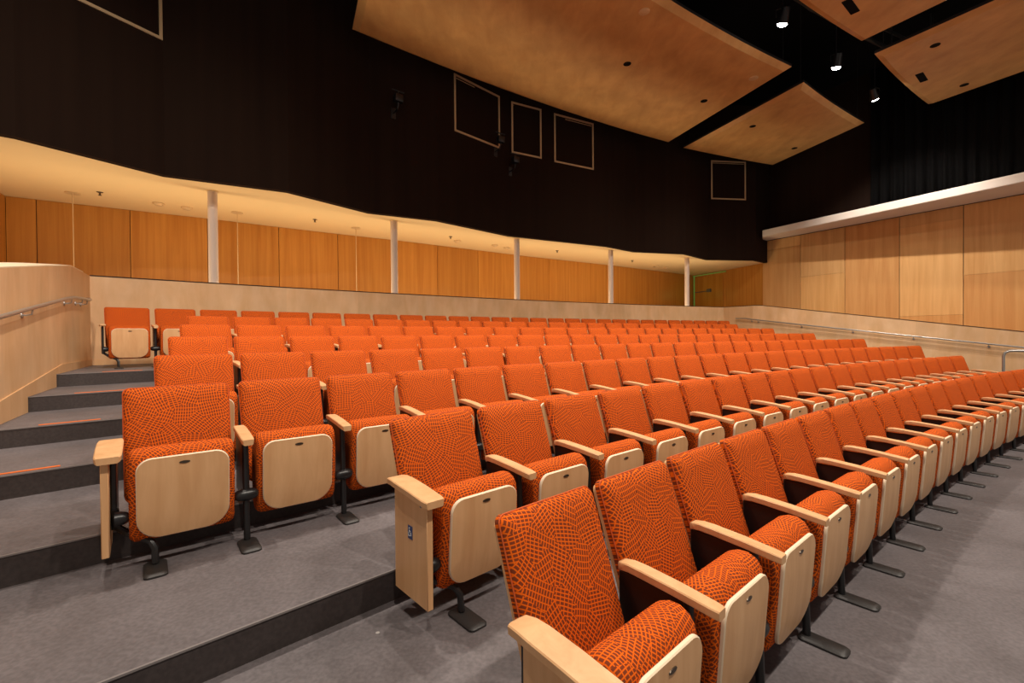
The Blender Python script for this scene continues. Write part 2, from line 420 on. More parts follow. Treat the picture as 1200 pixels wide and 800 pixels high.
def place_chair(i, j):
    t0, t1 = TH[i][j], TH[i][j+1]; th = (t0+t1)/2; w = (t0-t1)*RAD[i]
    key = None if j else ('steel' if i == 7 else 'panel')
    pr = protos[key]
    if not pr[1]: c = pr[0]; pr[1] = True
    else: c = copy_tree(pr[0])
    p = polar(RAD[i], th)
    c.location = (p.x, p.y, i*RISE); c.rotation_euler = (0, 0, th - pi/2 - radians({2: 4.5, 3: 3.0}.get(i, 0)*max(0, 1-j/9))); c.scale = (w/W0, 1, 1)
    n = len(TH[i])-1
    look = 'orange patterned tip-up seat'
    if j == 0: lab = look + (' with wooden end panel' if i < 7 else ' with black end frame') + ', leftmost in the ' + ROWN[i]
    elif j == n-1 and i: lab = look + ', rightmost in the ' + ROWN[i]
    else: lab = look + ', ' + ORD[j+1] + ' from the left in the ' + ROWN[i]
    tag(c, lab, 'seat', 'orange tip-up seats in the curved rows')
    return c
seats = [[place_chair(i, j) for j in range(len(TH[i])-1)] for i in range(8)]
# wheelchair sticker on the aisle panel of the second row
ep = [c for c in seats[1][0].children if c.name.startswith('end_panel')][0]
x0 = -W0/2 + .005 - .046
bm = bmesh.new(); box(bm, x0-.0015, x0, -.325, -.285, .375, .435); bevel(bm, .0006, 1)
st = mesh_obj('accessibility_sticker', bm, M['blue'], ep)
st['label'] = 'blue sticker with a white wheelchair symbol'
bm = bmesh.new()
xs_ = x0-.0022
def yz(a, b): return (xs_, -.305 - a, .405 + b)      # a to the left as seen from the aisle is towards the stage
tube(bm, [yz(-.004+.011*cos(t), -.006+.011*sin(t)) for t in [radians(v) for v in range(150, 400, 25)]], .0011, 5)
tube(bm, [yz(-.005, .013), yz(-.004, -.001), yz(.007, -.001), yz(.011, -.013)], .0013, 5)
tube(bm, [yz(-.0045, .006), yz(.005, .006)], .0011, 5)
tube(bm, [yz(-.005, .0165), yz(-.005, .0205)], .0026, 6)
mesh_obj('wheelchair_symbol', bm, M['stickerwhite'], st)
# -------------------------------------------------------------------- room
def tone(bm, faces, v):
    lay = bm.loops.layers.float_color.get('tone') or bm.loops.layers.float_color.new('tone')
    for f in faces:
        for lp in f.loops: lp[lay] = v
def arc_pts(r, t0, t1, n): return [polar(r, t0+(t1-t0)*k/n) for k in range(n+1)]
NSEG = 56
RE = [None] + [RAD[k]-EDGE for k in range(1, 8)]
# terraces: one continuous stepped floor
bm = bmesh.new()
radii = [35.5, RE[1], RE[1], RE[2], RE[2], RE[3], RE[3], RE[4], RE[4], RE[5], RE[5], RE[6], RE[6], RE[7], RE[7], RW]
zz = [0, 0] + sum([[k*RISE, k*RISE] for k in range(1, 8)], [])
rows_v = []
for r_, z in zip(radii, zz):
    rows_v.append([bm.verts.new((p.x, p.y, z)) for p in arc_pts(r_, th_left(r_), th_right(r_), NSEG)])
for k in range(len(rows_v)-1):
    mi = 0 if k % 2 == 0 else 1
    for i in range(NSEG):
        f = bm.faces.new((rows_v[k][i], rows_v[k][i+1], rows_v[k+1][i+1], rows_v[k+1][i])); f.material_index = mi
# underside so that the floor has thickness
bot = [[bm.verts.new((p.x, p.y, -.2)) for p in arc_pts(r_, th_left(r_), th_right(r_), NSEG)] for r_ in (35.5, RW)]
for i in range(NSEG):
    bm.faces.new((bot[0][i], bot[1][i], bot[1][i+1], bot[0][i+1]))
    bm.faces.new((bot[0][i], bot[0][i+1], rows_v[0][i+1], rows_v[0][i]))
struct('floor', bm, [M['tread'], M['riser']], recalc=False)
# pale nosing strip at each step edge
bm = bmesh.new()
for k in range(1, 8):
    a0, a1 = th_left(RE[k]), th_right(RE[k])
    inn = arc_pts(RE[k]-.004, a0, a1, NSEG); out = arc_pts(RE[k]+.006, a0, a1, NSEG)
    for i in range(NSEG):
        prism(bm, [inn[i], inn[i+1], out[i+1], out[i]], k*RISE-.006, k*RISE+.002)
struct('trim_1', bm, M['nosing'], label='thin pale nosing along the step edges')
# orange marking strips on the aisle steps (one each)
for n_, (k, d0, d1) in enumerate(((3, 134.5, 134.02), (4, 134.2, 133.72), (5, 133.89, 133.42), (6, 133.62, 133.15), (7, 133.32, 132.86))):
    a0, a1 = radians(d0), radians(d1); bm = bmesh.new()
    inn = arc_pts(RE[k]+.05, a0, a1, 4); out = arc_pts(RE[k]+.078, a0, a1, 4)
    prism(bm, inn + out[::-1], k*RISE+.0005, k*RISE+.0045)
    o = mesh_obj('step_strip', bm, M['stripe'])
    tag(o, 'orange marking strip on the aisle step ' + ('third', 'fourth', 'fifth', 'sixth', 'top')[n_] + (' up from the front' if n_ < 4 else 'most, beside the back row'), 'floor marking', 'orange strips on the left aisle steps')
    o['label'] = ['orange marking strip on the third aisle step up', 'orange marking strip on the fourth aisle step up', 'orange marking strip on the fifth aisle step up', 'orange marking strip on the sixth aisle step up', 'orange marking strip on the top aisle step by the back row'][n_]

# parapet behind the back row
def strip_wall(path, thick, z0, z1, mat, name, capmat=None, tones=None, smooth=None):
    """path: xy points, wall face on the path, thickness to the left of travel"""
    bm = bmesh.new(); n = len(path)
    z0 = z0 if isinstance(z0, list) else [z0]*n; z1 = z1 if isinstance(z1, list) else [z1]*n
    nor = []
    for i in range(n):
        a_ = Vector(path[max(i-1, 0)]); b_ = Vector(path[min(i+1, n-1)]); t = (b_-a_).normalized(); nor.append(Vector((-t.y, t.x)))
    for i in range(n-1):
        p, q = Vector(path[i]), Vector(path[i+1])
        fs = prism(bm, [p, q, q+nor[i+1]*thick, p+nor[i]*thick], [z0[i], z0[i+1], z0[i+1], z0[i]], [z1[i], z1[i+1], z1[i+1], z1[i]])
        v = tones[i % len(tones)] if tones else 1.0
        tone(bm, fs, (v, v, v, 1) if isinstance(v, float) else v)
    return struct(name, bm, mat, smooth)
tn = [random.uniform(.93, 1.06) for _ in range(40)]
path = arc_pts(RW, th_left(RW), ang(RC0), 24)
tones = [tn[i//2] for i in range(26)]
full = path + [RC.copy()]
strip_wall(full, .14, 0.9, ZTOP, M['birch'], 'wall_back', tones=tones)
# thin dark line under the parapet cap + cap
bm = bmesh.new()
for i in range(len(full)-1):
    p, q = full[i], full[i+1]
    t = (q-p).normalized(); nn = Vector((-t.y, t.x))
    prism(bm, [p-nn*.004, q-nn*.004, q+nn*.15, p+nn*.15], ZTOP, ZTOP+.018)
struct('trim_2', bm, M['seam'], label='dark cap line on the parapet')
# left side wall running down beside the aisle
def L(t, off=0.0):
    n_ = Vector((-LD.y, LD.x)); return LC + LD*t - n_*off       # off>0: outwards
def Rr(t, off=0.0):
    n_ = Vector((-RD.y, RD.x)); return RC + RD*t + n_*off
def side_wall(F, ts, ztop, zbot, thick, name, skirt):
    bm = bmesh.new()
    for i in range(len(ts)-1):
        a_, b_ = ts[i], ts[i+1]
        fs = prism(bm, [F(a_), F(b_), F(b_, thick), F(a_, thick)], [zbot[i], zbot[i+1]]*1+[zbot[i+1], zbot[i]], [ztop[i], ztop[i+1], ztop[i+1]+.0, ztop[i]])
        v = random.uniform(.95, 1.04); tone(bm, fs, (v, v, v, 1))
    return struct(name, bm, M['birch'])
outL = Vector((-LD.y, LD.x))
if (L(1) + outL*1 - Vector((0, 5))).length < (L(1) - Vector((0, 5))).length: pass
zl = lambda t: 2.40 - max(0, t-1.27)*(2.38-2.01)/(3.95-1.33)
tsl = [0, .5, 1.3, 2.6, 3.9, 5.2, 6.5, 7.6]
ztl = [ZTOP, ZTOP, 2.385] + [zl(t) for t in tsl[3:]]
side_wall(L, tsl, ztl, [-.2]*8, .15, 'wall_left', True)
bm = bmesh.new()
for i in range(1, len(tsl)-1):
    a_, b_ = tsl[i], tsl[i+1]; ra, rb = .0 + .02*max(0, a_-1.3), .0 + .02*max(0, b_-1.3)
    prism(bm, [L(a_, .0), L(b_, .0), L(b_, .16), L(a_, .16)], [ztl[i], ztl[i+1], ztl[i+1], ztl[i]], [ztl[i]+.010, ztl[i+1]+.010, ztl[i+1]+.012+rb*.5, ztl[i]+.012+ra*.5])
struct('trim_3', bm, M['maple_edge'], label='pale sloping cap on the left side wall')
# skirting along the left steps
def th_on_left(t): return L(t)
bm = bmesh.new()
sk = [(0.0, 1.12), (1.9, 1.13), (4.0, .925), (7.6, .45)]
for (t0, z0), (t1, z1) in zip(sk, sk[1:]):
    fs = prism(bm, [L(t0, -.012), L(t1, -.012), L(t1, .02), L(t0, .02)], -.1, [z0, z1, z1, z0])
    tone(bm, fs, (.96, .94, .92, 1))
struct('baseboard_left', bm, M['birch'])
bm = bmesh.new()
pts = arc_pts(RW-.012, th_left(RW)-.0006, th_left(RW)-.03, 6)
for p, q in zip(pts, pts[1:]):
    t = (q-p).normalized(); nn = Vector((-t.y, t.x)); fs = prism(bm, [p, q, q+nn*.02, p+nn*.02], 1.02, 1.12)
    tone(bm, fs, (.9, .88, .85, 1))
struct('baseboard_back', bm, M['birch'])
# right side wall
tsr = [0, .3, 1.6, 2.9, 4.2, 5.5, 6.8, 8.1]
ztr = [ZTOP, 2.384] + [2.384 - .163*(t-.3) for t in tsr[2:]]
side_wall(Rr, tsr, ztr, [-.2]*8, .14, 'wall_right', True)
bm = bmesh.new()
for i in range(len(tsr)-1):
    a_, b_ = tsr[i], tsr[i+1]
    prism(bm, [Rr(a_, -.004), Rr(b_, -.004), Rr(b_, .15), Rr(a_, .15)], [ztr[i], ztr[i+1], ztr[i+1], ztr[i]], [ztr[i]+.018, ztr[i+1]+.018, ztr[i+1]+.018, ztr[i]+.018])
struct('trim_4', bm, M['seam'], label='dark cap line on the right side wall')

# hand rails
def rail(name, F, pts, brs, label, endpts, rad=.019):
    rt = empty(name, (*F(pts[0][0])[:2], 0), 0, label, 'handrail')
    inv = rt.matrix_basis.inverted()
    def W(p): return Vector(p) - Vector(rt.location)
    bm = bmesh.new(); tube(bm, [W(p) for p in endpts] + [W((*F(t, -.075), z)) for t, z in pts], rad, 12)
    mesh_obj('rail', bm, M['chrome'], rt, 40)
    for t in brs:
        z = None
        for (a_, za), (b_, zb) in zip(pts, pts[1:]):
            if a_ <= t <= b_: z = za + (zb-za)*(t-a_)/(b_-a_)
        if z is None: z = pts[0][1]
        bm = bmesh.new()
        tube(bm, [W((*F(t, -.075), z-.015)), W((*F(t, -.07), z-.06)), W((*F(t, -.03), z-.07)), W((*F(t, -.004), z-.07))], .008, 8)
        n_ = (F(t, -.004) - F(t, -.012)).normalized()
        c0 = F(t, -.001); c1 = F(t, -.012); tt = (F(t+.1)-F(t)).normalized()
        rings(bm, [[W((c.x + tt.x*.027*cos(k*pi/6), c.y + tt.y*.027*cos(k*pi/6), z-.07+.027*sin(k*pi/6))) for k in range(12)] for c in (c0, c1)])
        mesh_obj('bracket', bm, M['chrome'], rt, 40)
    return rt
rail('handrail', L, [(.62, 1.99), (1.0, 1.985), (1.6, 1.955), (2.1, 1.90), (3.9, 1.655), (7.0, 1.23)], [.75, 1.08, 1.72, 3.40, 5.1],
     'steel handrail on brackets along the left plywood side wall', [(*L(.42, -.004), 2.02), (*L(.43, -.05), 2.02), (*L(.50, -.072), 2.005)])
rail('handrail', Rr, [(-.05, 1.945), (1.5, 1.72), (3.0, 1.51), (6.15, 1.067), (7.8, .835)], [-.02, .19, 1.48, 2.81, 4.16, 5.57, 7.0],
     'steel handrail on brackets along the right plywood side wall', [(*(RC + (RC0-RC).normalized()*.55 + Vector((-.06, -.05))), 1.99), (*(RC + (RC0-RC).normalized()*.2 + Vector((-.06, -.05))), 1.975)])
# aisle grab rail at the far right
gx, gy = 9.89, 9.297
rt = empty('grab_rail', (gx, gy, RISE), 0, 'bent steel grab rail at the right end of the rows', 'handrail')
bm = bmesh.new(); tube(bm, [(0, 0, 0), (0, 0, .80), (.02, -.01, .87), (.07, -.04, .905), (.14, -.08, .91), (.75, -.42, .91), (.82, -.46, .88), (.84, -.47, .80), (.84, -.47, -RISE)], .024, 12)
mesh_obj('rail', bm, M['chrome'], rt, 40)
for (x, y, z) in ((0, 0, 0), (.84, -.47, -RISE)):
    bm = bmesh.new(); rings(bm, [[(x+.05*cos(k*pi/8), y+.05*sin(k*pi/8), z+h) for k in range(16)] for h in (0, .01)]); mesh_obj('floor_flange', bm, M['chrome'], rt, 40)

# back corridor: wood wall, soffit
WL = [(-7.7, 5.1), (-8.5, 7.2)] + [tuple(p) for p in WOOD[:12]] + [(9.42, 17.333)]
def panelled(path, seams, z0, z1, mat, name, th=.08, gap=.012, tones=None, rowsplit=None):
    """path polyline wall with vertical panel joints at given arc lengths"""
    P = [Vector(p) for p in path]; cum = [0]
    for a_, b_ in zip(P, P[1:]): cum.append(cum[-1]+(b_-a_).length)
    def at(s):
        for i in range(len(P)-1):
            if s <= cum[i+1] + 1e-9 or i == len(P)-2:
                return P[i] + (P[i+1]-P[i])*((s-cum[i])/(cum[i+1]-cum[i]))
    cuts = sorted(set([round(c, 4) for c in cum] + [round(s, 4) for s in seams]))
    bm = bmesh.new(); pid = 0; S = sorted(seams)
    for a_, b_ in zip(cuts, cuts[1:]):
        if b_-a_ < 1e-3: continue
        mid = (a_+b_)/2; pid = sum(1 for s in S if s < mid)
        g0 = gap/2 if any(abs(a_-s) < 1e-3 for s in S) else 0; g1 = gap/2 if any(abs(b_-s) < 1e-3 for s in S) else 0
        p, q = at(a_+g0), at(b_-g1); t = (q-p).normalized(); nn = Vector((-t.y, t.x))
        levels = rowsplit[pid % len(rowsplit)] if rowsplit else [(z0, z1, (tones or [1.0])[pid % len(tones or [1.0])])]
        for (za, zb, v) in levels:
            fs = prism(bm, [p, q, q+nn*th, p+nn*th], za, zb-.004); tone(bm, fs, (v, v, v, 1) if isinstance(v, float) else v)
        p, q = at(a_), at(b_)
        fs = prism(bm, [p+nn*.03, q+nn*.03, q+nn*(th+.03), p+nn*(th+.03)], z0, z1, 1); tone(bm, fs, (1, 1, 1, 1))
    return struct(name, bm, [mat, M['seam']])
def s_of(path, pt):
    P = [Vector(p) for p in path]; c = 0; best = None
    for a_, b_ in zip(P, P[1:]):
        d = (b_-a_); t = max(0, min(1, (Vector(pt)-a_).dot(d)/d.length_squared)); q = a_+d*t
        e_ = (q-Vector(pt)).length
        if best is None or e_ < best[0]: best = (e_, c + t*d.length)
        c += d.length
    return best[1]
seampts = [(-9.368, 8.588), (-9.03, 8.817), (-7.881, 9.583), (-6.75, 10.30), (-5.595, 11.151), (-4.469, 11.932), (-3.3, 12.7), (-2.159, 13.509), (-1.036, 14.333), (1.29, 15.982), (3.55, 17.47), (5.827, 19.069), (8.137, 20.755), (8.874, 19.123), (9.42, 17.333)]
seams = [s_of(WL, p) for p in seampts]
panelled(WL, seams, .9, ZS, M['honey'], 'wall_corridor', tones=[.95, 1.0, .94, 1.05, .98, 1.04, .96, 1.0, .92, 1.03, 1.06, .97, 1.0, 1.02, .98])
def offset_path(P, d):
    P = [Vector(p) for p in P]; o = []
    for i in range(len(P)):
        t = (P[min(i+1, len(P)-1)]-P[max(i-1, 0)]).normalized(); o.append(P[i] + Vector((-t.y, t.x))*d)
    return o
WO = offset_path(WL, .22)
bm = bmesh.new()
v4 = [[bm.verts.new((p.x, p.y, z)) for p in pth] for pth, z in ((WO, .5), (WO, 4.4), (offset_path(WL, .30), 4.4), (offset_path(WL, .30), .5))]
for a_ in range(4):
    for i in range(len(WO)-1): bm.faces.new((v4[a_][i], v4[a_][i+1], v4[(a_+1) % 4][i+1], v4[(a_+1) % 4][i]))
for i in (0, -1): bm.faces.new([v4[a_][i] for a_ in range(4)])
struct('corridor_leak_shell', bm, M['darkwall'])  # added dark shell outside the corridor wall, stops light leaking through its seams
# corridor floor (behind the parapet) and soffit
def tri_between(bm, A, B, z, mi=0, th=.1):
    """fill between two polylines of different count"""
    def resample(P, n):
        P = [Vector(p) for p in P]; cum = [0]
        for a_, b_ in zip(P, P[1:]): cum.append(cum[-1]+(b_-a_).length)
        out = []
        for k in range(n+1):
            s = cum[-1]*k/n
            for i in range(len(P)-1):
                if s <= cum[i+1]+1e-9: out.append(P[i]+(P[i+1]-P[i])*((s-cum[i])/max(1e-9, cum[i+1]-cum[i]))); break
        return out
    return resample
bm = bmesh.new()
poly = [(-7.6, 5.1)] + [tuple(p) for p in FASCIA[1:]]
outer = [tuple(p) for p in WO[::-1]]
outer[-1] = (-8.0, 4.9)
lo = [bm.verts.new((x, y, ZS)) for x, y in poly+outer]; hi = [bm.verts.new((x, y, ZS+.12)) for x, y in poly+outer]
ed = []
f1 = bm.faces.new(lo); f2 = bm.faces.new(hi)
for i in range(len(lo)): bm.faces.new((lo[i], lo[(i+1) % len(lo)], hi[(i+1) % len(lo)], hi[i]))
bmesh.ops.triangulate(bm, faces=[f1, f2])
struct('ceiling_corridor', bm, M['cream'])
bm = bmesh.new()
inner = [tuple(p) for p in arc_pts(RW+.14, th_left(RW), ang(RC0), 20)] + [(8.3, 15.7)]
outer = [(9.42, 17.333), (8.874, 19.123), (8.137, 20.755)] + [tuple(p) for p in WOOD[9::-1]] + [(-8.5, 7.2), (-7.7, 5.1), (-6.0, 6.1)]
lo = [bm.verts.new((x, y, .9)) for x, y in inner+outer]; hi = [bm.verts.new((x, y, 1.03)) for x, y in inner+outer]
f1 = bm.faces.new(lo); f2 = bm.faces.new(hi)
for i in range(len(lo)): bm.faces.new((lo[i], lo[(i+1) % len(lo)], hi[(i+1) % len(lo)], hi[i]))
bmesh.ops.triangulate(bm, faces=[f1, f2])
struct('floor_corridor', bm, M['tread'])
# dark upper wall (faceted) over the soffit edge
bm = bmesh.new(); up = [(-7.6, 5.1)] + [tuple(p) for p in FASCIA[1:]]
up = [Vector(p) for p in up]; un = []
for i in range(len(up)):
    t = (up[min(i+1, len(up)-1)]-up[max(i-1, 0)]).normalized(); un.append(Vector((-t.y, t.x)))
lo1 = [[bm.verts.new((p.x+n_.x*o, p.y+n_.y*o, z)) for p, n_ in zip(up, un)] for o, z in ((-.012, ZS-.012), (-.012, 9.59), (.12, 9.59), (.12, ZS-.012))]
for a_ in range(4):
    for i in range(len(up)-1): bm.faces.new((lo1[a_][i], lo1[a_][i+1], lo1[(a_+1) % 4][i+1], lo1[(a_+1) % 4][i]))
for i in (0, -1): bm.faces.new([lo1[a_][i] for a_ in range(4)])
struct('wall_upper_back', bm, M['darkwall'])
# columns
for n_, (x, y) in enumerate(((-5.332, 8.321), (-2.617, 10.557), (.222, 12.58), (3.173, 14.388), (6.148, 15.944))):
    d = (Vector((x, y))-CEN).normalized(); x, y = x+d.x*.13, y+d.y*.13
    rt = empty('column', (x, y, 1.03), 0, 'round off-white column behind the parapet, ' + ('leftmost of five', 'second of five from the left', 'middle one of five', 'fourth of five from the left', 'rightmost of five')[n_], 'column', 'columns behind the parapet')
    bm = bmesh.new(); rings(bm, [[(.078*cos(k*pi/12), .078*sin(k*pi/12), z) for k in range(24)] for z in (0, ZS-1.03)]); mesh_obj('shaft', bm, M['white'], rt, 40)
    bm = bmesh.new(); rings(bm, [[(.10*cos(k*pi/12), .10*sin(k*pi/12), z) for k in range(24)] for z in (ZS-1.03-.012, ZS-1.03)]); mesh_obj('collar', bm, M['cream'], rt, 40)
# thin rods with ceiling plates
for n_, (x, y) in enumerate(((-7.988, 8.451), (-5.817, 9.848), (-3.788, 11.304))):
    rt = empty('support_rod', (x, y, 1.03), 0, 'thin pale rod under a ceiling disc in the corridor, ' + ('nearest the left edge', 'just right of the leftmost column', 'left of the second column')[n_], 'rod', 'thin rods in the corridor')
    bm = bmesh.new(); tube(bm, [(0, 0, 0), (0, 0, ZS-1.03)], .008, 8); mesh_obj('rod', bm, M['detector'], rt, 40)
    bm = bmesh.new(); rings(bm, [[(.11*cos(k*pi/10), .11*sin(k*pi/10), z) for k in range(20)] for z in (ZS-1.03-.012, ZS-1.03)]); mesh_obj('ceiling_plate', bm, M['detector'], rt, 40)
# soffit fittings
for n_, (x, y, kind, where) in enumerate(((-7.458, 8.415, 's', 'nearest the left edge'), (-6.934, 9.126, 'd', 'left of the leftmost column'), (-6.597, 9.436, 'd', 'closest to the leftmost column'), (-4.429, 10.463, 's', 'between the two leftmost columns'),
        (-1.615, 12.345, 's', 'right of the second column'), (-1.499, 12.897, 'd', 'right of the second column'), (-.476, 13.537, 'd', 'left of the middle column'), (-.132, 13.94, 'd', 'closest to the middle column'), (1.438, 14.49, 's', 'right of the middle column'), (4.309, 16.489, 's', 'between the two rightmost columns'), (5.6, 17.9, 'd', 'left of the rightmost column'), (6.1, 18.2, 'd', 'closest to the rightmost column'))):
    bm = bmesh.new()
    if kind == 's':
        rings(bm, [[(r_*cos(k*pi/8), r_*sin(k*pi/8), z) for k in range(16)] for r_, z in ((.05, 0), (.045, -.008), (.016, -.012), (.014, -.05), (.028, -.056), (.028, -.06))])
        o = mesh_obj('sprinkler_head', bm, M['badge'], None, 40); tag(o, 'small dark sprinkler head in the corridor ceiling, ' + where, 'sprinkler', 'sprinklers in the corridor ceiling')
    else:
        rings(bm, [[(r_*cos(k*pi/10), r_*sin(k*pi/10), z) for k in range(20)] for r_, z in ((.10, 0), (.10, -.018), (.075, -.030), (.06, -.05), (.03, -.054))])
        o = mesh_obj('smoke_detector', bm, M['detector'], None, 40); tag(o, 'round tan detector in the corridor ceiling, ' + where, 'detector', 'detectors in the corridor ceiling')
    o.location = (x, y, ZS)
# exit door in the return wall
p0, p1 = Vector((8.137, 20.755)), Vector((8.874, 19.123)); t = (p1-p0).normalized(); nn = Vector((t.y, -t.x))
if nn.x > 0: nn = -nn
def DP(s, o, z): q = p0 + t*s + nn*o; return (q.x, q.y, z)
rt = empty('door_1', DP(.9, 0, 1.03)); rt['kind'] = 'structure'
def dbox(bm, s0, s1, o0, o1, z0, z1):
    prism(bm, [Vector(DP(s, o, 0)[:2]) - rt.location.xy for s, o in ((s0, o0), (s1, o0), (s1, o1), (s0, o1))], z0-1.03, z1-1.03)
bm = bmesh.new(); dbox(bm, .14, 1.66, .004, .03, 1.03, 3.95); fs = bm.faces[:]; tone(bm, fs, (.97, 1, .9, 1)); mesh_obj('door_leaf', bm, M['honey'], rt)
bm = bmesh.new(); dbox(bm, .03, 1.78, .004, .045, 4.03, 4.06); mesh_obj('green_glow_head', bm, M['exitgreen'], rt)  # exit light along the door edges, put in as glowing strips
bm = bmesh.new(); dbox(bm, .08, .12, .004, .045, 1.03, 4.03); mesh_obj('green_glow_jamb', bm, M['exitgreen'], rt)
bm = bmesh.new(); dbox(bm, .15, .95, .035, .06, 3.30, 3.33); dbox(bm, .85, 1.05, .03, .10, 3.27, 3.40); mesh_obj('door_closer', bm, M['grey'], rt)

# right wood wall + valance + dark wall above
B0, B1 = Vector((9.42, 17.333)), Vector((12.881, 11.636)); BD = (B1-B0).normalized()
Bend = B0 + BD*11.5
ss = [(Vector(p)-B0).dot(BD) for p in ((10.113, 16.193), (10.823, 15.024), (11.568, 13.798), (12.299, 12.594))]
ss += [ss[-1]+1.4, ss[-1]+2.8, ss[-1]+4.2]
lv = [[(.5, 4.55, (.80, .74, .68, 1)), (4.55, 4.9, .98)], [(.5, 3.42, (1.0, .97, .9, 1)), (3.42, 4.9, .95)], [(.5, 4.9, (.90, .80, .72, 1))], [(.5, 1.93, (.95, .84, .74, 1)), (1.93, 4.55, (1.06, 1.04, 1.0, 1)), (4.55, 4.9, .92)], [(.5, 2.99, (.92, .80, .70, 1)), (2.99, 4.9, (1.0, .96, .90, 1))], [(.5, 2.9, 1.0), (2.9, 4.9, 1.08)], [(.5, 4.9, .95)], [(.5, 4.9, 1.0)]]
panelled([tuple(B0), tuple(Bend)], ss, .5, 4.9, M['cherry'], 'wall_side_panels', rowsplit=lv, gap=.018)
bm = bmesh.new()
Fd = Vector((8.938, 16.474)); Fe = Vector((11.862, 10.716)); FD = (Fe-Fd).normalized(); Ff = Fd + FD*11.5
n2 = Vector((BD.y, -BD.x)); n2 = n2 if (n2.x < 0) else -n2
prism(bm, [Fd, B0+n2*.0, Bend, Ff], [4.9]*4, [5.13]*4)
bevel(bm, .02, 2)
struct('trim_5', bm, M['valance'], label='long off-white valance beam above the side wall panels')
bm = bmesh.new()
prism(bm, [B0+n2*.012, B0+n2*.03, Bend+n2*.03, Bend+n2*.012], 4.885, 4.8995)
struct('trim_6', bm, M['seam'], label='dark shadow gap under the valance beam')
bm = bmesh.new()
q0 = Vector(FASCIA[-1]); o_ = -n2
prism(bm, [q0 + Vector((0, 0)), Bend, Bend+o_*.15, B0+o_*.15], ZS+.9, 9.59)
struct('wall_upper_right', bm, M['darkwall'])
# black drape on the right, pleated
bm = bmesh.new(); fr = []; bk_ = []
s0, s1 = 3.5, 11.2; N = 260
for k in range(N+1):
    s = s0+(s1-s0)*k/N; a_ = B0+BD*s + n2*(.16+.05*sin(s*22)+.02*sin(s*51)); fr.append(a_)
fr_v = [[bm.verts.new((p.x, p.y, z)) for p in fr] for z in (5.14, 9.5)]
for i in range(N): bm.faces.new((fr_v[0][i], fr_v[0][i+1], fr_v[1][i+1], fr_v[1][i]))
cur = mesh_obj('stage_curtain', bm, M['curtain'], None, 60, recalc=False)
sm = cur.modifiers.new('thickness', 'SOLIDIFY'); sm.thickness = .01
tag(cur, 'black pleated drape hanging above the white valance at right', 'curtain')

# ceiling
bm = bmesh.new(); box(bm, -14, 24, -6, 27, 9.6, 9.8); struct('ceiling', bm, M['deepblack'])

# control-booth windows in the upper wall
def window(n_, a_, b_, z0, z1, glow=False):
    a_, b_ = Vector(a_), Vector(b_); t = (b_-a_).normalized(); nn = Vector((t.y, -t.x)); L_ = (b_-a_).length
    rt = empty('window_%d' % n_, (a_.x, a_.y, z0)); rt['kind'] = 'structure'
    def bx(bm, s0, s1, o0, o1, za, zb):
        prism(bm, [t*s0+nn*o0, t*s1+nn*o0, t*s1+nn*o1, t*s0+nn*o1], za-z0, zb-z0)
    bm = bmesh.new(); w = .045
    bx(bm, 0, L_, .0, .03, z0, z0+w); bx(bm, 0, L_, .0, .03, z1-w, z1); bx(bm, 0, w, .0, .03, z0+w, z1-w); bx(bm, L_-w, L_, .0, .03, z0+w, z1-w)
    bx(bm, w+.02, L_-w-.02, .0, .012, z1-w-.05, z1-w-.03)
    mesh_obj('window_frame', bm, M['frame'], rt)
    bm = bmesh.new(); bx(bm, w, L_-w, .002, .008, z0+w, z1-w); mesh_obj('glass', bm, M['glass'], rt)
window(1, (-6.25, 6.483), (-5.634, 7.539), 6.255, 7.62)
window(2, (-1.328, 10.94), (-.285, 12.002), 6.27, 7.62)
window(3, (.022, 12.287), (.840, 12.725), 6.28, 7.63)
window(4, (1.209, 12.922), (2.415, 13.566), 6.265, 7.615)
window(5, (7.083, 16.411), (8.391, 16.581), 6.225, 7.59)

# small black equipment brackets on the dark upper wall
for (x, y, z, wh) in ((-2.548, 10.13, 6.30, 'far left of the window group'), (-.397, 11.887, 6.15, 'under the right edge of the largest window'), (-.02, 12.268, 5.78, 'below the narrow window')):
    d = (CEN-Vector((x, y))).normalized(); an = atan2(d.y, d.x)
    rt = empty('wall_bracket', (x, y, z), an, 'small black equipment bracket on the dark wall, ' + wh, 'bracket', 'black brackets on the upper wall')
    bm = bmesh.new(); box(bm, -.02, .02, -.06, .06, -.12, .12); bevel(bm, .004, 1); mesh_obj('mounting_plate', bm, M['steelblack'], rt, 40)
    bm = bmesh.new(); tube(bm, [(0, 0, 0), (.22, 0, .02), (.26, 0, .10), (.26, 0, .38)], .016, 8); tube(bm, [(.26, -.14, .38), (.26, .14, .38)], .014, 8); mesh_obj('arm', bm, M['steelblack'], rt, 40)
    bm = bmesh.new(); box(bm, .19, .33, -.09, .09, .14, .30); bevel(bm, .015, 2); mesh_obj('clamp_box', bm, M['steelblack'], rt, 40)

